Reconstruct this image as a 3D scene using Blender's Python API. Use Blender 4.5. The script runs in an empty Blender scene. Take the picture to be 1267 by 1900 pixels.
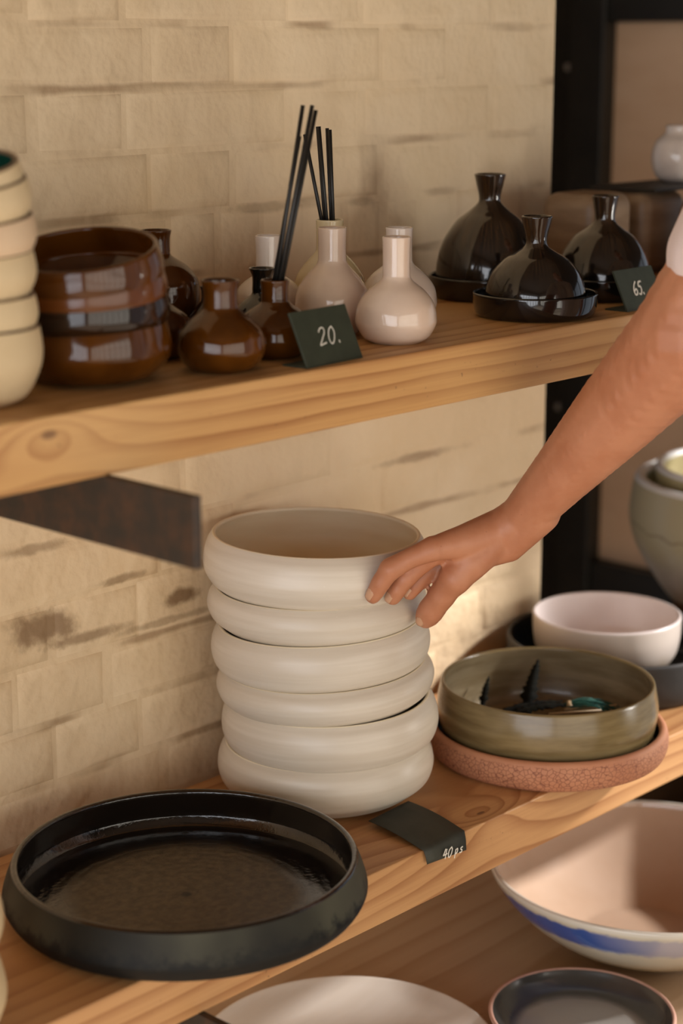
import bpy, bmesh, math, random
from mathutils import Vector, Matrix
rnd = random.Random(7)
S = bpy.context.scene
COL = S.collection

# ------------------------------------------------------------------ camera
cam_d = bpy.data.cameras.new('camera')
cam = bpy.data.objects.new('camera', cam_d); COL.objects.link(cam)
cam_d.sensor_fit = 'VERTICAL'; cam_d.sensor_height = 36.0; cam_d.sensor_width = 24.0
cam_d.lens = 3500 / 1900 * 36.0
PITCH, HEAD = math.radians(13.805), math.radians(43.052)       # down, and heading from the shelf axis
fwd = Vector((math.cos(HEAD) * math.cos(PITCH), math.sin(HEAD) * math.cos(PITCH), -math.sin(PITCH)))
cam.location = (0, 0, 1.55)
cam.rotation_euler = fwd.to_track_quat('-Z', 'Y').to_euler()
cam_d.clip_start = 0.05
cam_d.dof.use_dof = True; cam_d.dof.focus_distance = 1.86; cam_d.dof.aperture_fstop = 3.2
S.camera = cam

# ------------------------------------------------------------------ light
S.view_settings.view_transform = 'Standard'; S.view_settings.look = 'None'
S.view_settings.gamma = 1.0; S.view_settings.use_curve_mapping = False
S.view_settings.exposure = 0.80
W = bpy.data.worlds.new('sky'); S.world = W; W.use_nodes = True
W.node_tree.nodes['Background'].inputs[0].default_value = (0.80, 0.88, 1.0, 1)
W.node_tree.nodes['Background'].inputs[1].default_value = 0.25
sun_d = bpy.data.lights.new('sun', 'SUN'); sun = bpy.data.objects.new('sun', sun_d); COL.objects.link(sun)
sun_d.energy = 3.3; sun_d.angle = math.radians(4.0); sun_d.color = (1.0, 0.97, 0.96)
SUN_FROM = Vector((0.80, -0.60, 0.58)).normalized()
sun.rotation_euler = (-SUN_FROM).to_track_quat('-Z', 'Y').to_euler()
sun.location = (6, -3, 5)

def area(name, loc, direction, sx, sy, power, color):
    d = bpy.data.lights.new(name, 'AREA'); d.shape = 'RECTANGLE'; d.size = sx; d.size_y = sy
    d.energy = power; d.color = color
    o = bpy.data.objects.new(name, d); COL.objects.link(o)
    o.location = loc; o.rotation_euler = Vector(direction).to_track_quat('-Z', 'Y').to_euler()
    return o
# daylight entering by the window bays of the steel glazing on the right
for (wy, wz, ww, wh) in ((-.06, 1.15, .15, .66), (-.34, 1.10, .06, .66)):
    area('window_daylight', (2.66, wy, wz), (-1, 0, 0), ww, wh, 24.0 * math.pi * ww * wh, (1.0, 0.95, 0.86))
# daylight from the shop window on the left
area('shop_window_daylight', (-2.38, -0.55, 1.2), (1, 0, 0), 3.7, 2.1, 62.0, (0.95, 0.96, 1.0))
area('front_window_daylight', (0.10, -2.9, 1.2), (0, 1, 0), 4.6, 2.2, 46.0, (1.0, 0.90, 0.74))

# ------------------------------------------------------------------ node helper
class NT:
    def __init__(self, name):
        self.m = bpy.data.materials.new(name); self.m.use_nodes = True
        self.t = self.m.node_tree; self.b = self.t.nodes['Principled BSDF']
    def n(self, typ, **kw):
        x = self.t.nodes.new(typ)
        for k, v in kw.items(): setattr(x, k, v)
        return x
    def put(self, sock, v):
        if isinstance(v, bpy.types.NodeSocket): self.t.links.new(v, sock)
        elif isinstance(v, (tuple, list)): sock.default_value = tuple(v) + ((1,) if len(v) == 3 and sock.type == 'RGBA' else ())
        else: sock.default_value = v
    def math(self, op, a, b=0.0, c=0.0, clamp=False):
        x = self.n('ShaderNodeMath', operation=op); x.use_clamp = clamp
        self.put(x.inputs[0], a); self.put(x.inputs[1], b); self.put(x.inputs[2], c)
        return x.outputs[0]
    def coord(self, kind='Object'): return self.n('ShaderNodeTexCoord').outputs[kind]
    def pos(self): return self.n('ShaderNodeNewGeometry').outputs['Position']
    def sep(self, v):
        x = self.n('ShaderNodeSeparateXYZ'); self.put(x.inputs[0], v); return x.outputs
    def mapv(self, v, scale=(1, 1, 1), loc=(0, 0, 0)):
        x = self.n('ShaderNodeMapping'); self.put(x.inputs[0], v); x.inputs['Scale'].default_value = scale; x.inputs['Location'].default_value = loc
        return x.outputs[0]
    def noise(self, v, scale, detail=3, rough=0.5, dist=0.0):
        x = self.n('ShaderNodeTexNoise'); self.put(x.inputs['Vector'], v)
        x.inputs['Scale'].default_value = scale; x.inputs['Detail'].default_value = detail
        x.inputs['Roughness'].default_value = rough; x.inputs['Distortion'].default_value = dist
        return x.outputs[0]
    def voro(self, v, scale, feature='DISTANCE_TO_EDGE', rand=1.0):
        x = self.n('ShaderNodeTexVoronoi', feature=feature); self.put(x.inputs['Vector'], v)
        x.inputs['Scale'].default_value = scale; x.inputs['Randomness'].default_value = rand
        return x.outputs[0]
    def ramp(self, v, stops, interp='LINEAR'):
        x = self.n('ShaderNodeValToRGB'); self.put(x.inputs[0], v); r = x.color_ramp; r.interpolation = interp
        while len(r.elements) < len(stops): r.elements.new(0.5)
        for e, (p, c) in zip(r.elements, stops):
            e.position = p; e.color = (c, c, c, 1) if isinstance(c, (int, float)) else tuple(c) + (1,)
        return x.outputs[0]
    def mix(self, f, a, b):
        x = self.n('ShaderNodeMix', data_type='RGBA'); self.put(x.inputs[0], f); self.put(x.inputs[6], a); self.put(x.inputs[7], b)
        return x.outputs[2]
    def smooth(self, v, a, b):
        x = self.n('ShaderNodeMapRange', interpolation_type='SMOOTHSTEP'); self.put(x.inputs[0], v)
        x.inputs[1].default_value = a; x.inputs[2].default_value = b
        return x.outputs[0]
    def bump(self, h, strength=0.3, dist=0.002):
        x = self.n('ShaderNodeBump'); self.put(x.inputs['Height'], h); x.inputs['Strength'].default_value = strength; x.inputs['Distance'].default_value = dist
        self.t.links.new(x.outputs[0], self.b.inputs['Normal']); return x
    def set(self, **kw):
        names = dict(col='Base Color', rough='Roughness', spec='Specular IOR Level', coat='Coat Weight', coatr='Coat Roughness', metal='Metallic', sss='Subsurface Weight', sheen='Sheen Weight', alpha='Alpha')
        for k, v in kw.items(): self.put(self.b.inputs[names[k]], v)
        return self.m

def simple(name, c1, c2=None, scale=20, rough=0.5, coat=0.0, bump=0.0, bscale=60, stretch=(1, 1, 1), bdist=0.002, coatr=0.05, spec=0.5):
    t = NT(name); v = t.mapv(t.coord(), stretch)
    col = c1 if c2 is None else t.mix(t.smooth(t.noise(v, scale, 4, 0.6), 0.3, 0.7), c1, c2)
    t.set(col=col, rough=rough, coat=coat, coatr=coatr, spec=spec)
    if bump: t.bump(t.noise(v, bscale, 3), bump, bdist)
    return t.m

def wood(name, pith, spacing, light, dark, knots, seed=0.0, tone=None):
    """solid pine: growth rings about a pith line that runs with the board, bent round knots"""
    t = NT(name); p = t.pos()
    q = t.mapv(p, (1.2, 6, 6), (seed, seed * .7, 0)); w1 = t.noise(q, 1.0, 3, 0.55)
    q2 = t.mapv(p, (5, 30, 30), (seed, 0, seed)); w2 = t.noise(q2, 1.0, 3, 0.6)
    x, y, z = t.sep(p)
    dy = t.math('SUBTRACT', y, pith[0]); dz = t.math('SUBTRACT', z, pith[1])
    r = t.math('SQRT', t.math('ADD', t.math('MULTIPLY', dy, dy), t.math('MULTIPLY', dz, dz)))
    r = t.math('ADD', r, t.math('MULTIPLY', t.math('SUBTRACT', w1, 0.5), 0.034))
    r = t.math('ADD', r, t.math('MULTIPLY', t.math('SUBTRACT', w2, 0.5), 0.004))
    core = None
    for (kx, ky, kz, sx, amp, rad) in knots:
        a = t.math('DIVIDE', t.math('SUBTRACT', x, kx), sx); b = t.math('DIVIDE', t.math('SUBTRACT', y, ky), sx * .45); c = t.math('DIVIDE', t.math('SUBTRACT', z, kz), sx * .45)
        d2 = t.math('ADD', t.math('ADD', t.math('MULTIPLY', a, a), t.math('MULTIPLY', b, b)), t.math('MULTIPLY', c, c))
        g = t.math('DIVIDE', amp, t.math('ADD', 1.0, d2)); r = t.math('ADD', r, g)
        d = t.math('MULTIPLY', t.math('SQRT', d2), sx)
        k = t.math('SUBTRACT', 1.0, t.smooth(t.math('ADD', d, t.math('MULTIPLY', t.math('SUBTRACT', w2, .5), .01)), rad * .55, rad))
        core = k if core is None else t.math('MAXIMUM', core, k)
    ph = t.math('FRACT', t.math('DIVIDE', r, spacing))
    line = t.ramp(ph, [(0.0, 0.05), (0.45, 0.12), (0.80, 0.75), (0.92, 1.0), (1.0, 0.05)])
    fib = t.noise(t.mapv(p, (8, 420, 420)), 1.0, 2)
    blotch = t.noise(t.mapv(p, (3, 9, 9)), 1.0, 2)
    col = t.mix(t.math('MULTIPLY', line, 0.8), light, dark)
    col = t.mix(t.math('MULTIPLY', t.smooth(fib, .35, .8), 0.22), col, dark)
    if tone: col = t.mix(t.math('MULTIPLY', t.smooth(blotch, .4, .7), .5), col, tone)
    if core is not None: col = t.mix(t.math('MULTIPLY', core, .7), col, (0.10, 0.035, 0.012))
    # small dents along the sawn face
    dent = t.smooth(t.noise(t.mapv(p, (180, 260, 260)), 1.0, 1), 0.70, 0.78)
    patch = t.smooth(t.noise(t.mapv(p, (7, 30, 45)), 1.0, 2), 0.56, 0.66)
    dm = t.math('MULTIPLY', dent, patch)
    col = t.mix(t.math('MULTIPLY', dm, .55), col, (0.14, 0.07, 0.03))
    t.set(col=col, rough=t.math('ADD', 0.46, t.math('MULTIPLY', line, .1)))
    h = t.math('SUBTRACT', t.math('ADD', t.math('MULTIPLY', line, .35), t.math('MULTIPLY', fib, .4)), dm)
    t.bump(h, 0.25, 0.0012)
    return t.m

# ------------------------------------------------------------------ mesh helpers
def link(name, me, mats, parent=None, smooth=True, loc=None):
    o = bpy.data.objects.new(name, me); COL.objects.link(o)
    for m in (mats if isinstance(mats, (list, tuple)) else [mats]):
        if not me.materials or len(me.materials) < (len(mats) if isinstance(mats, (list, tuple)) else 1): me.materials.append(m)
    if smooth: me.polygons.foreach_set('use_smooth', [True] * len(me.polygons))
    if parent is not None: o.parent = parent
    if loc is not None: o.location = loc
    return o
def tag(o, label, cat, group=None):
    o['label'] = label; o['category'] = cat
    if group: o['group'] = group
    return o
def struct(o): o['kind'] = 'structure'; return o
def empty(name, loc, rz=0.0):
    o = bpy.data.objects.new(name, None); COL.objects.link(o); o.location = loc; o.rotation_euler = (0, 0, rz); o.empty_display_size = .02
    return o
def pydata(name, vs, fs):
    me = bpy.data.meshes.new(name); me.from_pydata([tuple(v) for v in vs], [], fs); me.update(); return me
def box_mesh(name, a, b, bevel=0.0, seg=2):
    bm = bmesh.new(); bmesh.ops.create_cube(bm, size=1)
    for v in bm.verts:
        for i in range(3): v.co[i] = a[i] if v.co[i] < 0 else b[i]
    if bevel: bmesh.ops.bevel(bm, geom=bm.edges[:], offset=bevel, segments=seg, affect='EDGES', profile=.5)
    me = bpy.data.meshes.new(name); bm.to_mesh(me); bm.free(); return me
def box(name, a, b, mat, parent=None, bevel=0.0, seg=2): return link(name, box_mesh(name, a, b, bevel, seg), mat, parent, smooth=False)
def boxes_mesh(name, lst):
    vs, fs = [], []
    for a, b in lst:
        k = len(vs)
        for z in (a[2], b[2]):
            vs += [(a[0], a[1], z), (b[0], a[1], z), (b[0], b[1], z), (a[0], b[1], z)]
        fs += [[k + i for i in f] for f in ((3, 2, 1, 0), (4, 5, 6, 7), (0, 1, 5, 4), (1, 2, 6, 5), (2, 3, 7, 6), (3, 0, 4, 7))]
    return pydata(name, vs, fs)

def curve(pts, n=6):
    """Catmull-Rom through (r, h) points"""
    out = []
    P = [pts[0]] + list(pts) + [pts[-1]]
    for i in range(1, len(P) - 2):
        p0, p1, p2, p3 = P[i - 1], P[i], P[i + 1], P[i + 2]
        for k in range(n):
            s = k / n
            out.append(tuple(.5 * (2 * p1[j] + (p2[j] - p0[j]) * s + (2 * p0[j] - 5 * p1[j] + 4 * p2[j] - p3[j]) * s * s + (3 * p1[j] - p0[j] - 3 * p2[j] + p3[j]) * s ** 3) for j in (0, 1)))
    out.append(tuple(pts[-1])); return out
def lathe(name, prof, seg=96, wob=0.0, seed=0):
    """prof: list of (r, h, material index); revolves into one closed mesh"""
    vs, fs, mi, rings = [], [], [], []
    r0 = random.Random(seed); ph = [r0.uniform(0, 6.28) for _ in range(3)]
    for r, h, m in prof:
        if r < 1e-6: rings.append([len(vs)]); vs.append((0, 0, h)); continue
        rings.append(list(range(len(vs), len(vs) + seg)))
        for i in range(seg):
            a = 2 * math.pi * i / seg
            k = 1 + wob * (math.sin(2 * a + ph[0]) + .5 * math.sin(3 * a + ph[1]))
            vs.append((r * k * math.cos(a), r * k * math.sin(a), h * (1 + wob * .6 * math.sin(a + ph[2]))))
    for j in range(len(prof) - 1):
        A, B, m = rings[j], rings[j + 1], prof[j + 1][2]
        for i in range(seg):
            k = (i + 1) % seg
            if len(A) == 1 and len(B) == 1: continue
            if len(A) == 1: fs.append((A[0], B[k], B[i]))
            elif len(B) == 1: fs.append((A[i], A[k], B[0]))
            else: fs.append((A[i], A[k], B[k], B[i]))
            mi.append(m)
    me = pydata(name, vs, fs); me.polygons.foreach_set('material_index', mi); return me
def vessel_profile(outer, t, floor, n=6, m=(0, 0, 0), inner=None):
    """outer (mm): foot edge up to the rim. Returns a closed wall with a rounded rim; m = material of outside, rim, inside"""
    o = [(r / 1000, h / 1000) for r, h in outer]; t /= 1000; floor /= 1000
    c = curve(o, n)
    pr = [(0, 0.0012, m[0]), (max(o[0][0] - .004, .001), 0.0012, m[0]), (o[0][0] - .001, 0, m[0])] + [(r, h, m[0]) for r, h in c]
    inn = []
    if inner:
        inn = [(r / 1000, h / 1000) for r, h in inner]; inn = curve(inn, n)
    else:
        for i, (r, h) in enumerate(c):
            a, b = c[max(i - 1, 0)], c[min(i + 1, len(c) - 1)]
            dx, dh = b[0] - a[0], b[1] - a[1]; L = math.hypot(dx, dh) or 1
            inn.append((r - dh / L * t, h + dx / L * t))
        inn = [(r, max(h, floor)) for r, h in inn if r > .003]
        q = [inn[0]]
        for p in inn[1:]:
            if p[1] > floor + 1e-5 or q[-1][1] <= floor + 1e-5: q.append(p)
        inn = [p for i, p in enumerate(q) if p[1] > floor + 1e-5]
        inn = [(inn[0][0] - .004, floor)] + inn
    er, eh = c[-1]; ir, ih = inn[-1]
    # rounded lip
    a, b = c[-2], c[-1]; dx, dh = b[0] - a[0], b[1] - a[1]; L = math.hypot(dx, dh) or 1
    for k in range(1, 5):
        th = math.pi * k / 5; cx, cy = (er + ir) / 2, (eh + ih) / 2; rx, ry = (er - ir) / 2, (eh - ih) / 2
        pr.append((cx + rx * math.cos(th) + dx / L * math.sin(th) * t / 2, cy + ry * math.cos(th) + dh / L * math.sin(th) * t / 2, m[1]))
    pr += [(r, h, m[2] if k else m[1]) for k, (r, h) in enumerate(reversed(inn))]
    pr.append((0, inn[0][1] if inner else floor, m[2]))
    return pr
def pot(name, outer, t, floor, mats, loc, m=(0, 0, 0), seg=96, n=6, wob=0.0, tilt=(0, 0), rz=0.0, inner=None, seed=0):
    """tilt: degrees towards the camera side, degrees dropping on the picture's left"""
    me = lathe(name, vessel_profile(outer, t, floor, n, m, inner), seg, wob, seed)
    o = link(name, me, mats, loc=loc)
    F2 = Vector((math.cos(HEAD), math.sin(HEAD), 0)); R2 = Vector((F2.y, -F2.x, 0))
    M = Matrix.Rotation(math.radians(tilt[0]), 3, R2) @ Matrix.Rotation(math.radians(-tilt[1]), 3, F2) @ Matrix.Rotation(rz, 3, 'Z')
    o.rotation_euler = M.to_euler(); return o
def tube_mesh(name, pts, rads, seg=10, close=True):
    vs, fs = [], []
    pts = [Vector(p) for p in pts]
    up = Vector((0.31, .2, .93))
    for i, p in enumerate(pts):
        d = (pts[min(i + 1, len(pts) - 1)] - pts[max(i - 1, 0)]).normalized()
        a = d.cross(up).normalized(); b = d.cross(a)
        for k in range(seg):
            th = 2 * math.pi * k / seg; vs.append(p + (a * math.cos(th) + b * math.sin(th)) * (rads[i] if isinstance(rads, (list, tuple)) else rads))
    for i in range(len(pts) - 1):
        for k in range(seg):
            j = (k + 1) % seg; fs.append((i * seg + k, i * seg + j, (i + 1) * seg + j, (i + 1) * seg + k))
    if close: fs.append(tuple(reversed(range(seg)))); fs.append(tuple(range((len(pts) - 1) * seg, len(pts) * seg)))
    return pydata(name, vs, fs)

# ------------------------------------------------------------------ setting materials
def paint_wall():
    t = NT('cream_painted_brick'); p = t.pos(); x, y, z = t.sep(p)
    n1 = t.noise(p, 5, 4, .6); n2 = t.noise(p, 38, 4, .6)
    col = t.mix(t.smooth(n1, .3, .7), (0.73, 0.54, 0.32), (0.80, 0.62, 0.40))
    # dirty runs in the joints: a patchy darkening along the course lines
    cz = t.math('FRACT', t.math('DIVIDE', t.math('SUBTRACT', z, 1.389 - .0309), 0.0618))
    dj = t.math('ABSOLUTE', t.math('SUBTRACT', cz, 0.5))
    wob = t.math('MULTIPLY', t.math('SUBTRACT', t.noise(t.mapv(p, (14, 14, 14)), 1, 3), .5), .16)
    jl = t.math('SUBTRACT', 1.0, t.smooth(t.math('ADD', dj, wob), .02, .11))
    patchy = t.smooth(t.noise(t.mapv(p, (5.5, 5.5, 11), (3.1, 0, 1.7)), 1, 3), .46, .62)
    col = t.mix(t.math('MULTIPLY', t.math('MULTIPLY', jl, patchy), .7), col, (0.33, 0.20, 0.10))
    # bare scuffed spots where the paint has come off
    for (sx, sz, rx, rz_, s) in ((1.098, .995, .045, .024, .85), (1.278, .991, .032, .010, .9), (1.155, .975, .07, .007, .65), (1.26, .968, .09, .005, .5), (1.20, 1.026, .035, .006, .6), (1.09, 1.078, .05, .006, .55), (1.56, 1.385, .03, .006, .35), (1.41, 1.388, .05, .006, .4), (1.66, 1.08, .09, .006, .4)):
        a = t.math('DIVIDE', t.math('SUBTRACT', x, sx), rx); b = t.math('DIVIDE', t.math('SUBTRACT', z, sz), rz_)
        d = t.math('ADD', t.math('SQRT', t.math('ADD', t.math('MULTIPLY', a, a), t.math('MULTIPLY', b, b))), t.math('MULTIPLY', t.math('SUBTRACT', n2, .5), 1.6))
        k = t.math('SUBTRACT', 1.0, t.smooth(d, .35, 1.15))
        col = t.mix(t.math('MULTIPLY', k, s), col, (0.22, 0.125, 0.055))
    t.set(col=col, rough=.62)
    t.bump(t.math('ADD', t.noise(p, 17, 3), t.math('MULTIPLY', t.noise(p, 70, 3), .18)), .6, .012)
    return t.m
M_WALL = paint_wall()
M_PLASTER = simple('brown_plaster', (0.20, 0.13, 0.08), (0.25, 0.17, 0.11), 6, .8, bump=.1)
M_FLOOR = simple('pale_concrete_floor', (0.60, 0.47, 0.34), (0.66, 0.53, 0.40), 4, .6, bump=.1)
M_CEIL = simple('dark_wood_ceiling', (0.10, 0.06, 0.035), (0.14, 0.09, 0.05), 5, .7, stretch=(1, 12, 1))
M_TAN = simple('tan_board', (0.70, 0.46, 0.285), (0.76, 0.52, 0.335), 7, .6, stretch=(1, 1, 3), bump=.1)
M_STEEL = simple('black_steel', (0.010, 0.009, 0.007), (0.018, 0.015, 0.011), 14, .42, bump=.08)
def rusty():
    t = NT('raw_steel'); p = t.coord()
    n = t.noise(p, 40, 4, .65)
    t.set(col=t.mix(t.smooth(n, .35, .7), (0.030, 0.024, 0.018), (0.070, 0.036, 0.020)), rough=.55, metal=.35); t.bump(n, .15, .001); return t.m
M_RUST = rusty()

# ------------------------------------------------------------------ setting
ZU, ZL, ZB = 1.2805, 0.784, 0.52          # tops of the upper shelf, lower shelf and bench
WY = 1.428
XE = 1.909                                  # where the brick wall stops
wall = struct(box('wall_back', (-2.5, WY, 0), (XE, 1.64, 3.0), M_WALL))
def brick_mesh(L, H, name):
    a, b = L / 2 - .0008, H / 2 - .0006
    vs, fs = [], []
    for ins, y in ((0, .0022), (.0030, .0002), (.0075, -.0016), (.0140, -.0022)):
        vs += [(-a + ins, y, -b + ins), (a - ins, y, -b + ins), (a - ins, y, b - ins), (-a + ins, y, b - ins)]
    for k in range(3):
        for i in range(4):
            j = (i + 1) % 4; fs.append((4 * k + i, 4 * k + j, 4 * k + 4 + j, 4 * k + 4 + i))
    fs.append((12, 13, 14, 15))
    me = pydata(name, vs, fs); me.materials.append(M_WALL); me.polygons.foreach_set('use_smooth', [True] * len(me.polygons)); return me
CH, PER, HD = 0.0618, 0.339, 0.113
BM = {'s': brick_mesh(PER - HD, CH, 'brick_stretcher'), 'h': brick_mesh(HD, CH, 'brick_header'), 'r': brick_mesh(.064, 2 * CH, 'brick_rowlock')}
near, far = [], []
for j in range(-22, 26):
    z0 = 1.389 + CH * j
    if z0 + CH > 2.98 or z0 < 0.02: continue
    if j == -1: continue
    if j == -2:
        k0 = int((-2.4 - 1.341) / .064)
        k = k0
        while 1.341 + .064 * (k + 1) < XE - .004:
            cx = 1.341 + .064 * (k + .5); (near if cx > .86 else far).append(('r', cx, z0 + CH)); k += 1
        continue
    ph = 1.364 if j % 2 == 0 else 1.220
    if j in (-5,): ph = 1.290
    if j in (-8,): ph = 1.175
    k = int((-2.4 - ph) / PER)
    while ph + PER * k < XE:
        for kind, a, b in (('s', ph + PER * k, ph + PER * k + PER - HD), ('h', ph + PER * k + PER - HD, ph + PER * (k + 1))):
            if b < XE - .002:
                (near if (a > .62 and -.95 < z0 - 1.55 < .16) else far).append((kind, (a + b) / 2, z0 + CH / 2))
        k += 1
for i, (kind, cx, cz) in enumerate(near[:300]):
    b = bpy.data.objects.new('brick', BM[kind]); COL.objects.link(b); b.parent = wall
    b.location = (cx + rnd.uniform(-.002, .002), WY + rnd.uniform(-.0014, .0016), cz + rnd.uniform(-.0012, .0012))
    b.rotation_euler = (rnd.uniform(-.010, .010), rnd.uniform(-.008, .008), rnd.uniform(-.006, .006))
vs, fs = [], []
for kind, cx, cz in near[300:] + far:
    k = len(vs); dy = rnd.uniform(-.0012, .0012)
    for v in BM[kind].vertices: vs.append((v.co.x + cx, v.co.y + WY + dy, v.co.z + cz))
    for p in BM[kind].polygons: fs.append([k + i for i in p.vertices])
far_o = link('brick_field', pydata('brick_field', vs, fs), M_WALL, wall); far_o['kind'] = 'stuff'

struct(box('floor', (-2.5, -3.0, -.1), (2.7, 2.1, 0), M_FLOOR))
struct(box('ceiling', (-2.5, -3.0, 3.0), (2.7, 2.1, 3.1), M_CEIL))
struct(box('wall_alcove', (XE, 2.0, 0), (2.7, 2.1, 3.0), M_PLASTER))
# left wall and front wall, each with a window opening
struct(link('wall_left', boxes_mesh('wall_left', [((-2.5, -3, 0), (-2.4, -2.42, 3)), ((-2.5, 1.32, 0), (-2.4, 1.428, 3)), ((-2.5, -2.42, 0), (-2.4, 1.32, .14)), ((-2.5, -2.42, 2.26), (-2.4, 1.32, 3))]), M_PLASTER, smooth=False))
struct(link('wall_front', boxes_mesh('wall_front', [((-2.4, -3, 0), (-2.22, -2.92, 3)), ((2.42, -3, 0), (2.6, -2.92, 3)), ((-2.22, -3, 0), (2.42, -2.92, .09)), ((-2.22, -3, 2.31), (2.42, -2.92, 3))]), M_PLASTER, smooth=False))
def window(name, rects):
    struct(link(name, boxes_mesh(name, rects), M_STEEL, smooth=False))
window('window_1', [((-2.40, -2.42 + 3.74 * i / 8 - .025, .14), (-2.33, -2.42 + 3.74 * i / 8 + .025, 2.26)) for i in range(9)] + [((-2.395, -2.42, .14 + .424 * i - .02), (-2.335, 1.32, .14 + .424 * i + .02)) for i in range(6)])
window('window_2', [((-2.22 + .58 * i - .025, -2.92, .09), (-2.22 + .58 * i + .025, -2.85, 2.31)) for i in range(9)] + [((-2.22, -2.915, .09 + .444 * i - .02), (2.42, -2.855, .09 + .444 * i + .02)) for i in range(6)])
# steel glazing on the right: bays open to the garden, the last bay by the alcove filled with a tan board
wr = struct(empty('wall_right', (2.6, 0, 0)))
def wr_box(name, a, b, mat, bevel=.003): return box(name, (a[0] - 2.6, a[1], a[2]), (b[0] - 2.6, b[1], b[2]), mat, wr, bevel)
wr_box('tan_panel', (2.615, 1.42, .69), (2.64, 1.835, 1.592), M_TAN)
wr_box('kick_panel', (2.615, 1.42, 0), (2.64, 1.9, .66), M_STEEL)
wr_box('corner_post', (2.58, 1.832, 0), (2.67, 1.90, 3.0), M_STEEL)
wr_box('corner_post', (2.60, 1.902, 0), (2.67, 2.0, 3.0), M_STEEL)
wr_box('bottom_rail', (2.59, 1.42, .60), (2.66, 1.832, .69), M_STEEL)
wr_box('top_rail', (2.59, -.45, 1.592), (2.66, 1.832, 1.70), M_STEEL)
wr_box('door_head', (2.59, -2.92, 2.20), (2.66, -.45, 2.30), M_STEEL)
wr_box('transom_panel', (2.61, -.45, 1.70), (2.65, 1.9, 3.0), M_STEEL)
wr_box('transom_panel', (2.61, -2.92, 2.30), (2.65, -.45, 3.0), M_STEEL)
wr_box('window_rail', (2.60, -2.92, .10), (2.66, 1.39, .16), M_STEEL)
wr_box('sill_panel', (2.60, -2.92, 0), (2.66, 1.39, .10), M_STEEL)
for y in (1.39, .85, .29, -.45, -1.19, -1.93, -2.9):
    wr_box('mullion', (2.595, y - .02, 0), (2.665, y + .03, 1.60 if y > 0 else 2.3), M_STEEL)
for (yy, zz) in ((1.912, 1.52), (1.912, .95)):
    wr_box('bolt', (2.592, yy - .006, zz - .006), (2.602, yy + .006, zz + .006), simple('bolt_steel', (.35, .3, .25), rough=.3), .002)

# ------------------------------------------------------------------ shelves, brackets, bench
M_PINE_U = wood('pine_upper', (1.30, 1.02), .0110, (0.62, 0.345, 0.125), (0.32, 0.120, 0.030), [(.872, 1.115, 1.266, .045, -.036, .010)], 0.0, (0.64, 0.38, 0.15))
M_PINE_L = wood('pine_lower', (1.27, .60), .0115, (0.60, 0.32, 0.130), (0.32, 0.120, 0.034), [(1.425, 1.135, .784, .06, -.045, .006)], 4.3, (0.64, 0.36, 0.15))
M_BENCH = wood('bench_wood', (1.1, .1), .018, (0.52, 0.37, 0.24), (0.40, 0.26, 0.15), [], 9.1)
tag(box('wooden_shelf', (.2, 1.117, ZU - .055), (2.58, 1.409, ZU), M_PINE_U, bevel=.0018), 'thick pine shelf holding the brown bottles, white vases and dark domes', 'shelf')
tag(box('wooden_shelf', (.2, 1.117, ZL - .057), (2.58, 1.409, ZL), M_PINE_L, bevel=.0018), 'thick pine shelf holding the stack of white bowls and black pan', 'shelf')
tag(box('steel_bracket', (.924, 1.014, 1.169), (.932, 1.409, ZU - .055), M_RUST, bevel=.001), 'flat rusty steel bracket jutting out under the upper pine shelf', 'bracket')
tag(box('steel_bracket', (1.012, 1.083, .670), (1.020, 1.409, ZL - .057), M_RUST, bevel=.001), 'dark steel bracket end showing under the lower pine shelf', 'bracket')
bench = tag(empty('display_bench', (1.6, 1.0, 0)), 'low wooden display bench carrying the blue banded bowl and plates', 'bench')
def bench_box(n, a, b, bev=.003): return box(n, (a[0] - 1.6, a[1] - 1.0, a[2]), (b[0] - 1.6, b[1] - 1.0, b[2]), M_BENCH, bench, bev)
bench_box('bench_top', (1.12, .93, ZB - .045), (2.5, 1.405, ZB))
for x in (1.16, 2.36):
    for y in (.97, 1.30): bench_box('leg', (x, y, 0), (x + .06, y + .06, ZB - .045))

# ------------------------------------------------------------------ pottery materials
def glaze(name, c1, c2, scale=9, rough=.12, coat=.6, stretch=(1, 1, 1), bump=.06, bscale=30, spec=.5): return simple(name, c1, c2, scale, rough, coat, bump, bscale, stretch, .0012, .03, spec)
M_CREAMCLAY = simple('cream_clay', (0.58, 0.43, 0.24), (0.64, 0.49, 0.29), 12, .6, bump=.08)
M_PINKCLAY = simple('pinkish_cream_clay', (0.60, 0.41, 0.25), (0.66, 0.48, 0.31), 12, .6, bump=.08)
M_DKRIM = simple('dark_unglazed_rim', (0.12, 0.07, 0.04), (0.20, 0.12, 0.06), 40, .5)
M_GREENIN = glaze('deep_green_glaze', (0.005, 0.035, 0.022), (0.010, 0.060, 0.038), 20)
M_BROWN = glaze('amber_brown_glaze', (0.055, 0.0155, 0.0012), (0.110, 0.034, 0.0032), 14, rough=.09, coat=.0)
M_BROWNDK = glaze('dark_brown_glaze', (0.012, 0.0055, 0.0028), (0.028, 0.011, 0.004), 14, rough=.09, coat=.0)
M_RUSTBROWN = glaze('rust_brown_glaze', (0.10, 0.028, 0.004), (0.14, 0.042, 0.007), 14, rough=.16, coat=.0)
M_BLACKGL = glaze('black_glaze', (0.006, 0.006, 0.006), (0.014, 0.011, 0.007), 30)
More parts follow.
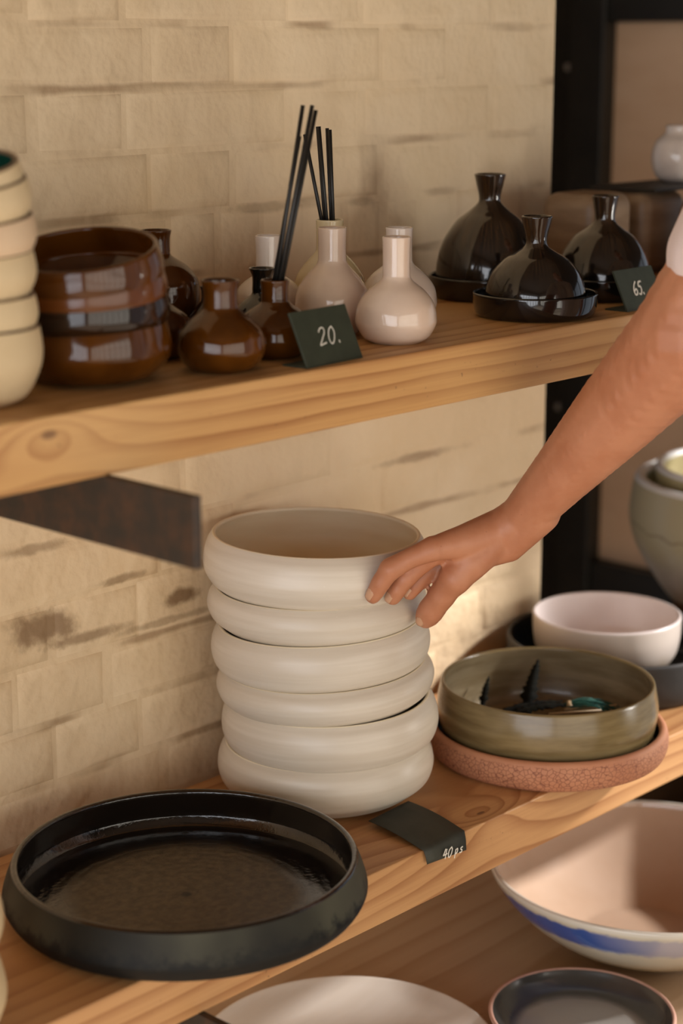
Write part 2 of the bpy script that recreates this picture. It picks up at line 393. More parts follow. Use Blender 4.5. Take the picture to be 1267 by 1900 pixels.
def dome_glaze():
    t = NT('olive_black_glaze'); p = t.coord(); x, y, z = t.sep(p)
    ang = t.math('ARCTAN2', y, x)
    v = t.n('ShaderNodeCombineXYZ'); t.put(v.inputs[0], t.math('MULTIPLY', ang, 14.0)); t.put(v.inputs[1], t.math('MULTIPLY', z, 14.0))
    n = t.noise(v.outputs[0], 1.6, 4, .6)
    up = t.smooth(z, .02, .085)
    col = t.mix(t.math('MULTIPLY', t.smooth(n, .35, .7), up), (0.007, 0.005, 0.004), (0.060, 0.030, 0.012))
    t.set(col=col, rough=.12, coat=.7, coatr=.03); t.bump(t.noise(p, 60, 2), .05, .001); return t.m
M_DOME = dome_glaze()
M_VWHITE = glaze('blush_white_glaze', (0.68, 0.51, 0.39), (0.74, 0.58, 0.46), 16, rough=.14, coat=.5, bump=.03)
M_VCREAM = glaze('cream_yellow_glaze', (0.68, 0.56, 0.33), (0.74, 0.63, 0.42), 16, rough=.14, coat=.5, bump=.03)
M_VPALE = glaze('milk_white_glaze', (0.74, 0.63, 0.55), (0.80, 0.71, 0.63), 16, rough=.14, coat=.5, bump=.03)
def satin_white():
    t = NT('satin_white_glaze'); p = t.coord(); x, y, z = t.sep(p)
    band = t.noise(t.mapv(p, (6, 6, 120)), 1, 3)
    col = t.mix(t.smooth(band, .35, .7), (0.61, 0.53, 0.425), (0.68, 0.605, 0.50))
    spot = t.smooth(t.voro(p, 55, 'F1'), .05, .03)
    col = t.mix(t.math('MULTIPLY', spot, .35), col, (0.72, 0.66, 0.58))
    t.set(col=col, rough=.34, spec=.5); t.bump(band, .10, .0012); return t.m
M_SATIN = satin_white()
M_SATININ = simple('buff_inner_glaze', (0.82, 0.74, 0.57), (0.78, 0.67, 0.49), 9, .42, bump=.05, stretch=(1, 1, 5))
def pan_outside():
    t = NT('pan_grey_green_outside'); p = t.coord(); x, y, z = t.sep(p)
    n = t.noise(p, 85, 4, .62); n2 = t.noise(p, 8, 2)
    lvl = t.math('ADD', z, t.math('MULTIPLY', t.math('SUBTRACT', n, .5), .040)); lvl = t.math('ADD', lvl, t.math('MULTIPLY', t.math('SUBTRACT', n2, .5), .012))
    k = t.smooth(lvl, .016, .032)
    col = t.mix(k, (0.006, 0.006, 0.005), t.mix(t.smooth(n2, .35, .65), (0.016, 0.0145, 0.010), (0.080, 0.076, 0.050)))
    t.set(col=col, rough=.6, spec=.25); t.bump(n, .2, .001); return t.m
M_PANOUT = pan_outside()
def pan_inside():
    t = NT('pan_black_brown_inside'); p = t.coord(); x, y, z = t.sep(p)
    r = t.math('SQRT', t.math('ADD', t.math('MULTIPLY', x, x), t.math('MULTIPLY', y, y)))
    n = t.noise(p, 110, 3, .6); n2 = t.noise(p, 14, 3)
    k = t.math('SUBTRACT', 1.0, t.smooth(t.math('ADD', r, t.math('MULTIPLY', t.math('SUBTRACT', n2, .5), .03)), .095, .125))
    col = t.mix(k, (0.010, 0.007, 0.005), t.mix(t.smooth(n, .3, .7), (0.060, 0.045, 0.024), (0.125, 0.096, 0.055)))
    col = t.mix(t.math('SUBTRACT', 1.0, t.smooth(t.math('ADD', r, t.math('MULTIPLY', t.math('SUBTRACT', n, .5), .008)), .003, .007)), col, (.008, .006, .005))
    t.set(col=col, rough=t.math('ADD', .14, t.math('MULTIPLY', k, .36)), coat=t.math('SUBTRACT', .7, t.math('MULTIPLY', k, .65)), coatr=.08)
    rings = t.math('SINE', t.math('ADD', t.math('MULTIPLY', r, 640.0), t.math('MULTIPLY', n2, 6.0)))
    t.bump(t.math('ADD', n, t.math('MULTIPLY', rings, .10)), .55, .0016); return t.m
M_PANIN = pan_inside()
def crackle():
    t = NT('crackled_terracotta'); p = t.coord()
    d = t.voro(t.mapv(p, (1, 1, 1.15)), 185)
    x, y, z = t.sep(p)
    side = t.math('SUBTRACT', 1.0, t.smooth(z, .0285, .0315))
    k = t.math('MULTIPLY', t.math('SUBTRACT', 1.0, t.smooth(d, .025, .075)), side)
    base = t.mix(t.smooth(t.noise(p, 18, 3), .3, .7), (0.44, 0.175, 0.085), (0.51, 0.225, 0.115))
    t.set(col=t.mix(t.math('MULTIPLY', k, .75), base, (0.20, 0.060, 0.032)), rough=.62); t.bump(t.math('SUBTRACT', 1.0, k), .5, .0012); return t.m
M_CRACK = crackle()
M_OLIVE = simple('olive_brown_glaze', (0.135, 0.092, 0.036), (0.245, 0.178, 0.082), 1.0, .24, .1, .12, 1.6, (9, 9, 70), .0012)
M_OLIVEIN = simple('olive_brown_inner_glaze', (0.17, 0.125, 0.065), (0.29, 0.23, 0.14), 1.0, .26, .3, .10, 1.6, (9, 9, 60), .0012)
M_PALEIN = simple('pale_pink_white_glaze', (0.72, 0.62, 0.58), (0.78, 0.70, 0.67), 10, .30, .2)
def pale_out():
    t = NT('speckled_pale_glaze'); p = t.coord(); x, y, z = t.sep(p)
    n = t.noise(p, 30, 4, .6)
    k = t.smooth(t.math('ADD', z, t.math('MULTIPLY', t.math('SUBTRACT', n, .5), .04)), .010, .040)
    t.set(col=t.mix(k, (0.52, 0.40, 0.26), (0.68, 0.58, 0.50)), rough=.3, coat=.2); return t.m
M_PALEOUT = pale_out()
M_MATBLACK = simple('charcoal_stoneware', (0.020, 0.018, 0.016), (0.034, 0.030, 0.027), 30, .55, bump=.1)
M_BLACKIN = simple('black_inner_glaze', (0.006, 0.006, 0.006), (0.012, 0.011, 0.010), 30, .28, .2)
def pot_out():
    t = NT('sage_and_grey_pot_glaze'); p = t.coord(); x, y, z = t.sep(p)
    n = t.noise(p, 14, 4, .6); n2 = t.noise(t.mapv(p, (5, 5, 1.5)), 1, 3)
    k = t.smooth(t.math('ADD', z, t.math('MULTIPLY', t.math('SUBTRACT', n, .5), .09)), .055, .11)
    col = t.mix(k, t.mix(t.smooth(n, .35, .65), (0.48, 0.45, 0.40), (0.36, 0.34, 0.28)), t.mix(n2, (0.36, 0.31, 0.185), (0.44, 0.385, 0.25)))
    line = t.math('ABSOLUTE', t.math('SUBTRACT', t.math('ADD', z, t.math('MULTIPLY', t.math('SUBTRACT', t.noise(p, 22, 3), .5), .03)), .125))
    col = t.mix(t.math('MULTIPLY', t.math('SUBTRACT', 1.0, t.smooth(line, .0005, .003)), .55), col, (.16, .12, .06))
    foot = t.smooth(z, .022, .016)
    col = t.mix(foot, col, (.10, .055, .03))
    t.set(col=col, rough=.4, coat=.15); t.bump(n, .1, .002); return t.m
M_POT = pot_out()
M_POTRIM = simple('white_pot_rim', (0.74, 0.72, 0.68), (0.80, 0.78, 0.74), 20, .35)
M_POTIN = simple('mustard_pot_inside', (0.42, 0.35, 0.17), (0.48, 0.41, 0.22), 14, .4)
def blue_out():
    t = NT('blue_banded_glaze'); p = t.coord(); x, y, z = t.sep(p)
    n = t.noise(t.mapv(p, (8, 8, 8)), 1, 3); n2 = t.noise(p, 50, 3)
    zz = t.math('ADD', z, t.math('MULTIPLY', t.math('SUBTRACT', n2, .5), .012))
    band = t.math('MULTIPLY', t.smooth(zz, .060, .070), t.smooth(zz, .096, .090))
    ang = t.math('ARCTAN2', t.math('MULTIPLY', y, -1.0), t.math('MULTIPLY', x, -1.0))   # the blue fades to lilac grey round the bowl
    f = t.smooth(t.math('ADD', ang, t.math('MULTIPLY', t.math('SUBTRACT', n, .5), .6)), .15, .75)
    blue = t.mix(f, (0.045, 0.095, 0.33), (0.42, 0.38, 0.40))
    base = t.mix(t.smooth(zz, .015, .05), (0.52, 0.38, 0.19), (0.62, 0.54, 0.40))
    col = t.mix(band, base, blue); col = t.mix(t.smooth(z, .095, .099), col, (0.68, 0.62, 0.52))
    t.set(col=col, rough=.2, coat=.4); return t.m
M_BLUE = blue_out()
M_BLUEIN = simple('blush_brown_inner_glaze', (0.50, 0.34, 0.23), (0.57, 0.41, 0.30), 5, .16, .5, spec=.5)
M_PLATE = simple('oatmeal_plate_glaze', (0.66, 0.59, 0.50), (0.72, 0.66, 0.58), 5, .35, .1, stretch=(1, 5, 1))
def pewter():
    t = NT('pewter_plate_glaze'); p = t.coord(); x, y, z = t.sep(p)
    r = t.math('SQRT', t.math('ADD', t.math('MULTIPLY', x, x), t.math('MULTIPLY', y, y))); n = t.noise(p, 20, 3)
    k = t.smooth(t.math('ADD', r, t.math('MULTIPLY', n, .01)), .068, .082)
    t.set(col=t.mix(k, (0.34, 0.32, 0.29), t.mix(n, (0.030, 0.027, 0.024), (0.075, 0.068, 0.06))), rough=.22, coat=.5); return t.m
M_DPLATE = pewter()
M_DPLATEC = simple('grey_plate_centre', (0.30, 0.28, 0.25), (0.36, 0.34, 0.31), 12, .25, .4)
M_PINKRIM = simple('pink_plate_rim', (0.50, 0.27, 0.20), (0.56, 0.33, 0.25), 30, .4)
M_PAPER = simple('dark_green_card', (0.026, 0.032, 0.016), (0.034, 0.041, 0.022), 70, .6, bump=.05)
M_PAPER2 = simple('slate_green_paper', (0.036, 0.037, 0.025), (0.044, 0.045, 0.031), 70, .65, bump=.05)
M_CHALK = simple('white_chalk_ink', (0.78, 0.74, 0.64), rough=.7)
M_REED = simple('black_reed', (0.006, 0.005, 0.004), (0.012, 0.010, 0.008), 80, .45)

# ------------------------------------------------------------------ upper shelf: cream bowls and brown bowls
def up(x, y, dz=0.0): return (x, y, ZU + dz)
def cream_profile(r, h): return [(r * .45, 0), (r * .75, h * .12), (r * .96, h * .42), (r * 1.03, h * .68), (r * 1.0, h)]
cream = [(0, 50, 60, (0, 1), 'lowest'), (.042, 48, 42, (1, 2), 'second from the bottom'), (.072, 49, 45, (2, 3), 'third from the bottom'), (.101, 50, 42, (5, 4), 'third from the top'), (.1275, 49, 42, (8, 6), 'second from the top'), (.147, 43, 37, (13, 6), 'top')]
for i, (dz, r, h, tl, word) in enumerate(cream):
    o = pot('cream_bowl', cream_profile(r, h), 4, 7, [M_PINKCLAY if i == 3 else M_CREAMCLAY, M_DKRIM, M_GREENIN], up(.865, 1.194, dz), (0, 1, 2), tilt=tl, seed=i, wob=.006)
    tag(o, {'top': 'cream clay bowl with deep green glazed inside, topmost of its stack'}.get(word, 'cream clay bowl with dark rim, %s of the stack' % word), 'bowl', 'cream bowls stacked on the upper shelf')
def brown_profile(r, h): return [(r * .52, 0), (r * .80, h * .10), (r * .99, h * .38), (r * 1.03, h * .62), (r * .98, h)]
brown = [(0, 66, 49, (0, 1), M_BROWN, 'lowest'), (.029, 66, 50, (1.5, 2.5), M_BROWNDK, 'second from the bottom'), (.050, 64.5, 44, (6, 3), M_RUSTBROWN, 'third from the bottom'), (.066, 63, 44, (12, 3.5), M_BROWN, 'topmost')]
for i, (dz, r, h, tl, m, word) in enumerate(brown):
    o = pot('brown_bowl', brown_profile(r, h), 4, 7, m, up(.998, 1.219, dz), tilt=tl, seed=10 + i, wob=.006)
    tag(o, {M_BROWN: 'glossy amber brown', M_BROWNDK: 'glossy dark brown', M_RUSTBROWN: 'rust brown'}[m] + ' glazed bowl, %s of the stack beside cream bowls' % word, 'bowl', 'brown bowls stacked on the upper shelf')
for i in range(4):
    o = pot('brown_bowl', brown_profile(53, 46), 4, 7, M_RUSTBROWN, up(.978, 1.352, .022 * i), seed=20 + i)
    tag(o, 'rust brown bowl by the wall behind the other brown bowls, %s of its stack' % ('lowest', 'second', 'third', 'topmost')[i], 'bowl', 'brown bowls stacked by the wall')

# ------------------------------------------------------------------ bottles and vases
def bottle(name, rb, rm, hm, hs, rn, hn, rl, mat, loc, seed=0, flare=None):
    """round-bellied bottle; foot, belly, shoulder, neck and lip radii with heights in mm"""
    out = [(rb, 0), (rb + (rm - rb) * .55, hm * .22), (rm * .985, hm * .68), (rm, hm), (rm * .93, hm + (hs - hm) * .35), (rm * .70, hm + (hs - hm) * .70), (rn * 1.12, hs), (rn, hs + (hn - hs) * .25), (rn, hs + (hn - hs) * .7), (rl, hn)]
    inn = [(rb * .7, 4), (rm - 4, hm), (rn - 3, hs + 1), (rn - 2.5, hs + (hn - hs) * .5), (rl - 2.2, hn)]
    return pot(name, out, 2.2, 4, mat, loc, seg=72, seed=seed, inner=inn)
GB = 'brown bottles on the upper shelf'
tag(bottle('glazed_bottle', 23, 38.5, 24, 52, 15, 77, 16.5, M_BROWN, up(1.106, 1.175)), 'squat glossy brown bottle with wide collar neck in front of the others', 'bottle', GB)
tag(bottle('glazed_bottle', 21, 36, 21, 48, 12.2, 68, 12.8, M_BROWN, up(1.192, 1.195)), 'brown glazed bottle holding black reeds, behind the 20 price card', 'bottle', GB)
tag(bottle('glazed_bottle', 24, 40, 52, 82, 13, 105, 14.5, M_BROWN, up(1.171, 1.330)), 'taller brown glazed bottle standing by the wall behind brown bowls', 'bottle', GB)
tag(bottle('glazed_bottle', 22, 36, 22, 48, 13, 62, 14, M_BROWN, up(1.115, 1.270)), 'brown bottle squeezed between the brown bowls and the squat bottle', 'bottle', GB)
tag(bottle('glazed_bottle', 18, 27, 20, 44, 11, 58, 12, M_BROWNDK, up(1.179, 1.262)), 'dark brown bottle hidden behind the squat collar neck bottle', 'bottle', GB)
tag(bottle('glazed_bottle', 20, 29, 20, 46, 9.5, 70, 12.5, M_BLACKGL, up(1.238, 1.258)), 'small black glazed bottle with flared lip between brown and white bottles', 'bottle')
GV = 'long necked vases on the upper shelf'
def vase(rm, hm, hs, rn, hn, mat, loc, label): return tag(bottle('bud_vase', rm * .62, rm, hm, hs, rn, hn, rn + .4, mat, loc), label, 'vase', GV)
vase(38.5, 24, 59, 13, 98, M_VWHITE, up(1.331, 1.173), 'blush white long necked vase right of the 20 price card')
vase(36.5, 30, 68, 13.6, 102, M_VWHITE, up(1.326, 1.251), 'blush white vase directly behind the 20 price card')
vase(34, 30, 54, 12.6, 91, M_VPALE, up(1.310, 1.322), 'milk white vase behind the small black bottle')
vase(36.5, 33, 70, 13.6, 102, M_VCREAM, up(1.386, 1.311), 'cream yellow vase holding black reeds by the wall')
vase(38, 28, 62, 13.2, 97, M_VPALE, up(1.411, 1.240), 'milk white vase behind the rightmost blush white vase')
def reed(a, b, label, group): return tag(link('diffuser_reed', tube_mesh('diffuser_reed', [a, b], .0019, 8), M_REED, smooth=True), label, 'reed', group)
R_ = Vector((.683, -.731, 0)); U_ = Vector((0, 0, 1)); F_ = Vector((.7307, .6827, 0))
neckE = Vector((1.192, 1.195, ZU + .068))
def reed_set(neck, tops, labels, group):
    # each reed stands in the bottle and leans out over the neck
    for (dx, dxt, dz, dd), label in zip(tops, labels):
        p = neck + R_ * dx + F_ * dd; q = neck + R_ * dxt + U_ * dz + F_ * (dd * 2)
        low = p + (p - q).normalized() * .045
        reed(low, q, label, group)
reed_set(neckE, [(.001, .0258, .1535, -.002), (.004, .0340, .1535, -.004), (.0065, .0370, .1490, .003), (-.001, .0225, .1265, .004)], ['tall black reed leaning right out of the brown bottle'] * 3 + ['shortest black reed leaning out of the brown bottle'], 'reeds in the brown bottle')
reed_set(Vector((1.386, 1.311, ZU + .102)), [(-.008, -.0245, .085, -.003), (-.005, -.0120, .092, .004), (-.003, -.0105, .0925, -.001), (.0015, -.0025, .0905, .003), (.0035, .0003, .0895, -.003)], ['black reed leaning left out of the cream yellow vase'] + ['upright black reed standing in the cream yellow vase'] * 4, 'reeds in the cream yellow vase')

# ------------------------------------------------------------------ domed dishes
def dome_out(r, h, rn, hn, rl): return [(r, 0), (r * 1.015, h * .16), (r * .985, h * .38), (r * .87, h * .62), (r * .64, h * .84), (r * .38, h * .97), (rn * 1.05, h * 1.06), (rn * .95, h + (hn - h) * .35), (rl * .88, h + (hn - h) * .75), (rl, hn)]
def dome(x, y, r, h, rn, hn, rl, rd, label_d, label_t):
    tray = pot('saucer', [(rd * .88, 0), (rd * .955, 3.5), (rd * .99, 13), (rd, 23)], 3, 6, M_DOME, up(x, y), seg=96)
    tag(tray, label_t, 'saucer', 'dark saucers under the domes')
    inner = [(r - 6, 1), (r - 5, h * .3), (r * .55, h * .80), (rn - 4, h * 1.02), (rn - 3.5, h + (hn - h) * .4), (rl - 3, hn)]
    d = pot('bottle_dome', dome_out(r, h, rn, hn, rl), 3, 2, M_DOME, up(x, y, .0062), seg=96, inner=inner)
    tag(d, label_d, 'dome', 'dark glazed domes with flared necks')
dome(1.566, 1.188, 52, 62, 11.5, 95, 16, 65, 'dark olive black dome with flared neck, the smallest, in front of the tall dome', 'dark saucer under the smallest dome near the shelf edge')
dome(1.653, 1.320, 58, 92, 12.8, 128, 17.4, 67, 'tallest dark glazed dome with flared neck, nearest the white vases', 'dark saucer under the tallest dome')
dome(1.734, 1.222, 52, 73, 12, 105, 15, 59, 'dark glazed dome with flared neck behind the 65 price card', 'dark saucer under the dome behind the 65 card')

# ------------------------------------------------------------------ price cards
STROKE = {
 '2': [[(.05, .78), (.18, .95), (.42, 1.0), (.55, .85), (.50, .65), (.28, .38), (.02, .05), (.10, .02), (.55, .10)]],
 '0': [[(.42, .98), (.15, .80), (.03, .40), (.12, .05), (.32, .02), (.52, .30), (.58, .70), (.42, .98)]],
 '6': [[(.45, 1.0), (.20, .75), (.05, .35), (.15, .05), (.38, .06), (.48, .28), (.36, .45), (.12, .32)]],
 '5': [[(.58, .98), (.25, .92), (.18, .62), (.40, .60), (.46, .32), (.30, .02), (.08, .06)]],
 '4': [[(.28, 1.0), (.16, .70), (.03, .42)], [(.03, .42), (.30, .43), (.62, .46)], [(.46, .95), (.42, .5), (.38, .0)]],
 '.': [[(.06, .10), (.10, -.02)]],
 'p': [[(.10, .55), (.05, -.30)], [(.10, .48), (.35, .58), (.42, .35), (.28, .12), (.06, .14)]],
 's': [[(.38, .55), (.14, .50), (.16, .34), (.34, .24), (.30, .06), (.02, .04)]],
}
def lettering(text, size, adv, width, slant=.18):
    """handwritten strokes as flat ribbons in a plane: (u right, v up)"""
    vs, fs = [], []; x = 0
    for ch in text:
        if ch == ' ': x += adv * .35; continue
        for st in STROKE[ch]:
            pts = curve(st, 5)
            for i in range(len(pts) - 1):
                a = Vector((x + (pts[i][0] + slant * pts[i][1]) * size, pts[i][1] * size)); b = Vector((x + (pts[i + 1][0] + slant * pts[i + 1][1]) * size, pts[i + 1][1] * size))
                d = b - a
                if d.length < 1e-7: continue
                d.normalize(); n = Vector((-d.y, d.x)) * width / 2; e = d * width * .3; k = len(vs)
                vs += [a - e + n, a - e - n, b + e - n, b + e + n]; fs.append((k, k + 1, k + 2, k + 3))
        x += adv * (.62 if ch in '.' else 1)
    return vs, fs
def flat_text(name, text, size, adv, width, origin, u, v, parent, mat=M_CHALK, lift=.0006):
    vs, fs = lettering(text, size, adv, width); n = u.cross(v).normalized()
    o = link(name, pydata(name, [origin + u * p.x + v * p.y + n * (lift + .00002 * (i // 4 % 7)) for i, p in enumerate(vs)], fs), mat, parent, smooth=False); return o
def price_card(x, y, rz, w, h, lean, text, tx, ty, size, adv, sw, label):
    root = tag(empty('price_card', up(x, y), rz), label, 'price card', 'green price cards on the upper shelf')
    u = Vector((1, 0, 0)); v = Vector((0, math.sin(lean), math.cos(lean))); n = Vector((0, -math.cos(lean), math.sin(lean)))
    bm = bmesh.new()
    def slab(o, a, b, c):
        q = [bm.verts.new(o + a * i + b * j + c * k) for k in (0, 1) for j in (0, 1) for i in (0, 1)]
        for f in ((0, 1, 3, 2), (4, 6, 7, 5), (0, 4, 5, 1), (2, 3, 7, 6), (0, 2, 6, 4), (1, 5, 7, 3)): bm.faces.new([q[i] for i in f])
    slab(Vector((0, 0, .0015)), u * w, v * h, -n * .0022)
    bmesh.ops.recalc_face_normals(bm, faces=bm.faces[:]); bmesh.ops.bevel(bm, geom=bm.edges[:], offset=.0004, segments=1, affect='EDGES')
    me = bpy.data.meshes.new('card'); bm.to_mesh(me); bm.free(); link('card', me, M_PAPER, root, smooth=False)
    box('foot', (0, 0, 0), (w, .028, .0016), M_PAPER, root)
    flat_text('lettering', text, size, adv, sw, Vector((0, 0, .0015)) + u * tx + v * ty, u, v, root)
    return root
price_card(1.160, 1.124, .09, .0790, .0500, .42, '20.', .0265, .0165, .0155, .0128, .0013, 'dark green price card reading 20 in front of the white vases')
price_card(1.650, 1.130, .03, .0740, .0450, .45, '65.', .0225, .0150, .0145, .0085, .0020, 'green price card reading 65 in front of a dark dome')

# ------------------------------------------------------------------ far end of the upper shelf
M_BOARD = simple('brown_wooden_box', (0.22, 0.135, 0.075), (0.34, 0.23, 0.14), 3, .42, stretch=(3, 3, 14), bump=.08, bscale=40)
def canister(x, y, w, d, h, rz, mat, label, cat='canister'):
    root = box('wooden_canister', (-w / 2, -d / 2, 0), (w / 2, d / 2, h), mat, None, .018, 5)
    for p in root.data.polygons: p.use_smooth = True
    root.location = up(x, y); root.rotation_euler = (0, 0, rz); return tag(root, label, cat)

canister(1.872, 1.345, .088, .08, .103, .05, M_BOARD, 'brown rounded wooden canister beside the black post, behind the dark domes')
canister(1.985, 1.345, .090, .08, .100, -.03, M_BOARD, 'brown rounded wooden canister under the thin dark tray')
tag(box('thin_tray', (1.945, 1.298, ZU + .1005), (2.10, 1.395, ZU + .1045), simple('dark_tray', (.02, .015, .01), rough=.5), None, .001), 'thin dark tray lying on a brown wooden canister', 'tray')
tag(pot('round_vase', [(18, 0), (29, 8), (35, 28), (31, 49), (19, 61), (18, 69)], 3, 5, M_VPALE, up(2.068, 1.346, .1048), seg=64), 'small round milk white vase standing on the thin dark tray', 'vase')
tag(pot('terracotta_jar', [(36, 0), (43, 8), (46, 40), (44, 78), (36, 98)], 4, 6, simple('brown_terracotta', (.26, .10, .04), (.32, .13, .055), 12, .5), up(2.000, 1.245), seg=64), 'brown terracotta jar behind the pale pink sleeve', 'jar')

# ------------------------------------------------------------------ lower shelf
def low(x, y, dz=0.0): return (x, y, ZL + dz)
# stack of six white bowls: (shift along the picture, height, pitch, towards camera tilt, left drop)
stack = [(-.001, 0.000, 57, (0, .8), 'lowest'), (.004, .0445, 60, (.6, 1.6), 'second from the bottom'), (.000, .0925, 46, (.4, 3.0), 'third from the bottom'), (-.005, .1265, 58, (0, 2.4), 'third from the top'), (-.010, .1745, 47, (0, .6), 'second from the top'), (-.012, .2095, 64, (0, -1.2), 'topmost')]
for i, (sx, dz, h, tl, word) in enumerate(stack):
    sc = 1.0 if i < 5 else 1.02
    h += 2.5; k = h - 26; out = [(76, 0), (90, 3.5), (101.5, 11.5), (110, 19), (114 * sc, 26 + k * .16), (113.5 * sc, 26 + k * .48), (110.5 * sc, 26 + k * .78), (105.5 * sc, h)]
    o = pot('white_bowl', out, 4.2, 7, [M_SATIN, M_SATININ], low(1.365 + R_.x * sx, 1.296 + R_.y * sx, dz * 1.03), (0, 1, 1), seg=128, tilt=tl, rz=i * 1.1, seed=30 + i, wob=.002)
    tag(o, 'satin white bowl with bulging sides, %s of its stack%s' % (word, ', under the hand' if i == 5 else ''), 'bowl', 'white bowls stacked on the lower shelf')
pan = pot('shallow_pan', [(150, 0), (160, 5), (166.5, 15), (167, 22), (163.5, 34), (158.5, 47)], 7, 9, [M_PANOUT, M_PANIN], low(1.075, 1.200), (0, 1, 1), seg=160, n=8)
tag(pan, 'large shallow black brown pan with grey green speckled side on the lower shelf', 'pan')
terr = pot('terracotta_dish', [(124, 0), (130, 4), (134, 14), (134.5, 24), (132.5, 32)], 9, 7, [M_CRACK, M_CRACK, M_BLACKIN], low(1.616, 1.194), (0, 1, 2), seg=128)
tag(terr, 'crackled terracotta dish with black inside under the olive bowl', 'dish')
green = pot('olive_bowl', [(92, 0), (108, 4), (117, 16), (122, 36), (123, 52), (119, 74)], 4.5, 8, [M_OLIVE, M_OLIVE, M_OLIVEIN], low(1.617, 1.196, .0074), (0, 1, 2), seg=128, wob=.002)
tag(green, 'olive brown glazed bowl holding feathers, set in the terracotta dish', 'bowl')
bpan = pot('charcoal_pan', [(122, 0), (130, 5), (135, 20), (136, 55)], 6, 7, [M_MATBLACK, M_MATBLACK, M_BLACKIN], low(1.876, 1.284), (0, 1, 2), seg=128)
tag(bpan, 'charcoal black straight sided pan behind the olive bowl', 'pan')
wb = pot('pale_bowl', [(48, 0), (70, 6), (86, 24), (91.5, 46), (92.5, 72)], 4.5, 7, [M_PALEOUT, M_PALEIN, M_PALEIN], low(1.880, 1.302, .0072), (0, 1, 2), seg=96, wob=.004)
tag(wb, 'pale pinkish white bowl standing inside the charcoal pan', 'bowl')
big = pot('tall_pot', [(112, 0), (118, 10), (142, 42), (170, 90), (180, 128), (178, 160), (174, 182)], 16, 14, [M_POT, M_POTRIM, M_POTIN], low(2.271, 1.322), (0, 1, 2), seg=128)
tag(big, 'large sage green tapering pot with thick white rim', 'pot')
sm = pot('nested_pot', [(90, 0), (110, 14), (130, 60), (142, 110), (146, 152)], 12, 12, [M_POTIN, M_POTRIM, M_POTIN], low(2.271, 1.322, .046), (0, 1, 2), seg=96)
tag(sm, 'white rimmed pot with mustard inside nested in the large sage pot', 'pot')
# cream bowls at the near end of the lower shelf
for i in range(2):
    o = pot('cream_bowl', [(36, 0), (50, 8), (60, 28), (61.5, 45), (56, 70)], 4.5, 7, [M_CREAMCLAY, M_DKRIM, M_CREAMCLAY], low(.769, 1.166, .062 * i), (0, 1, 2), seg=96)
    tag(o, 'cream clay bowl beside the black pan, %s of two' % ('lower', 'upper')[i], 'bowl', 'cream bowls on the lower shelf')

# ------------------------------------------------------------------ paper price tag over the shelf edge
def paper_tag():
    # strip of paper lying on the shelf, its end folded down over the front edge
    root = tag(empty('paper_tag', low(1.345, 1.15)), 'folded slate green paper tag reading 40 ps on the shelf edge', 'price tag')
    A, B, C_, D = Vector((1.318, 1.194, .0)), Vector((1.392, 1.205, .0)), Vector((1.376, 1.117, 0)), Vector((1.311, 1.115, 0))
    off = Vector((1.345, 1.15, 0)); vs, fs = [], []
    n = 12
    for j in range(n + 1):
        s = j / n
        for i in range(5):
            w = i / 4; p = (A.lerp(B, w)).lerp(D.lerp(C_, w), s)
            z = .0012 + .010 * (1 - s) ** 2 * (.35 + .65 * (1 - w)) * (1 - .4 * (1 - s)) + .003 * math.sin(math.pi * s)
            vs.append(p - off + Vector((0, -.0006 * s, z)))
    base = len(vs)
    E1, E2 = Vector((1.314, 1.1145, -.0135)), Vector((1.374, 1.1140, -.0175))
    for j in range(1, 5):
        s = j / 4
        for i in range(5):
            w = i / 4; top = D.lerp(C_, w); bot = E1.lerp(E2, w); vs.append(top.lerp(bot, s) - off + Vector((0, -.0022 * min(1, s * 3), .0008 * (1 - s))))
    for j in range(n + 4):
        for i in range(4):
            k = j * 5 + i; fs.append((k, k + 1, k + 6, k + 5))
    me = pydata('paper', vs, fs); o = link('paper', me, M_PAPER2, root)
    so = o.modifiers.new('thickness', 'SOLIDIFY'); so.thickness = .0005; so.offset = 0
    u = Vector((.99, 0, -.05)).normalized(); v = Vector((0, 0, 1))
    flat_text('lettering', '40 ps', .0100, .0078, .0014, Vector((1.3345, 1.1108, -.0145)) - off, u, v, root, lift=.0012)
paper_tag()

# ------------------------------------------------------------------ feathers and matches in the olive bowl
M_FEATHER = simple('black_feather', (0.004, 0.004, 0.003), (0.010, 0.010, 0.006), 60, .9, spec=.1)
M_TEAL = simple('teal_thread', (0.010, 0.075, 0.065), (0.030, 0.16, 0.12), 120, .5)
M_STRAW = simple('pale_quill', (0.50, 0.36, 0.20), (0.58, 0.44, 0.26), 60, .5)
gx, gy, gz = 1.617, 1.196, ZL + .0074
def feather(a, b, width, bend, mat, label):
    a, b = Vector(a), Vector(b); n = 30; vs, fs = [], []
    d = (b - a).normalized(); side = d.cross(Vector((0, 0, 1))).normalized(); upv = side.cross(d)
    for i in range(n + 1):
        s = i / n; p = a.lerp(b, s) + upv * bend * math.sin(math.pi * s); w = width * (math.sin(math.pi * min(1, s * .92 + .08)) ** .7) * rnd.uniform(.55, 1.15)
        vs += [p - side * w, p + upv * .0012, p + side * w, p - upv * .0008]
    for i in range(n):
        for k in range(4):
            j = (k + 1) % 4; fs.append((4 * i + k, 4 * i + j, 4 * i + 4 + j, 4 * i + 4 + k))
    fs += [(3, 2, 1, 0), (4 * n, 4 * n + 1, 4 * n + 2, 4 * n + 3)]
    root = tag(link('feather', pydata('feather', vs, fs), mat), label, 'feather', 'feathers in the olive bowl')
    return root
def g(x, y, z): return (gx + R_.x * x + F_.x * y, gy + R_.y * x + F_.y * y, gz + z)
feather(g(-.050, -.005, .030), g(.030, .012, .041), .013, .006, M_FEATHER, 'long black feather lying across the olive bowl')
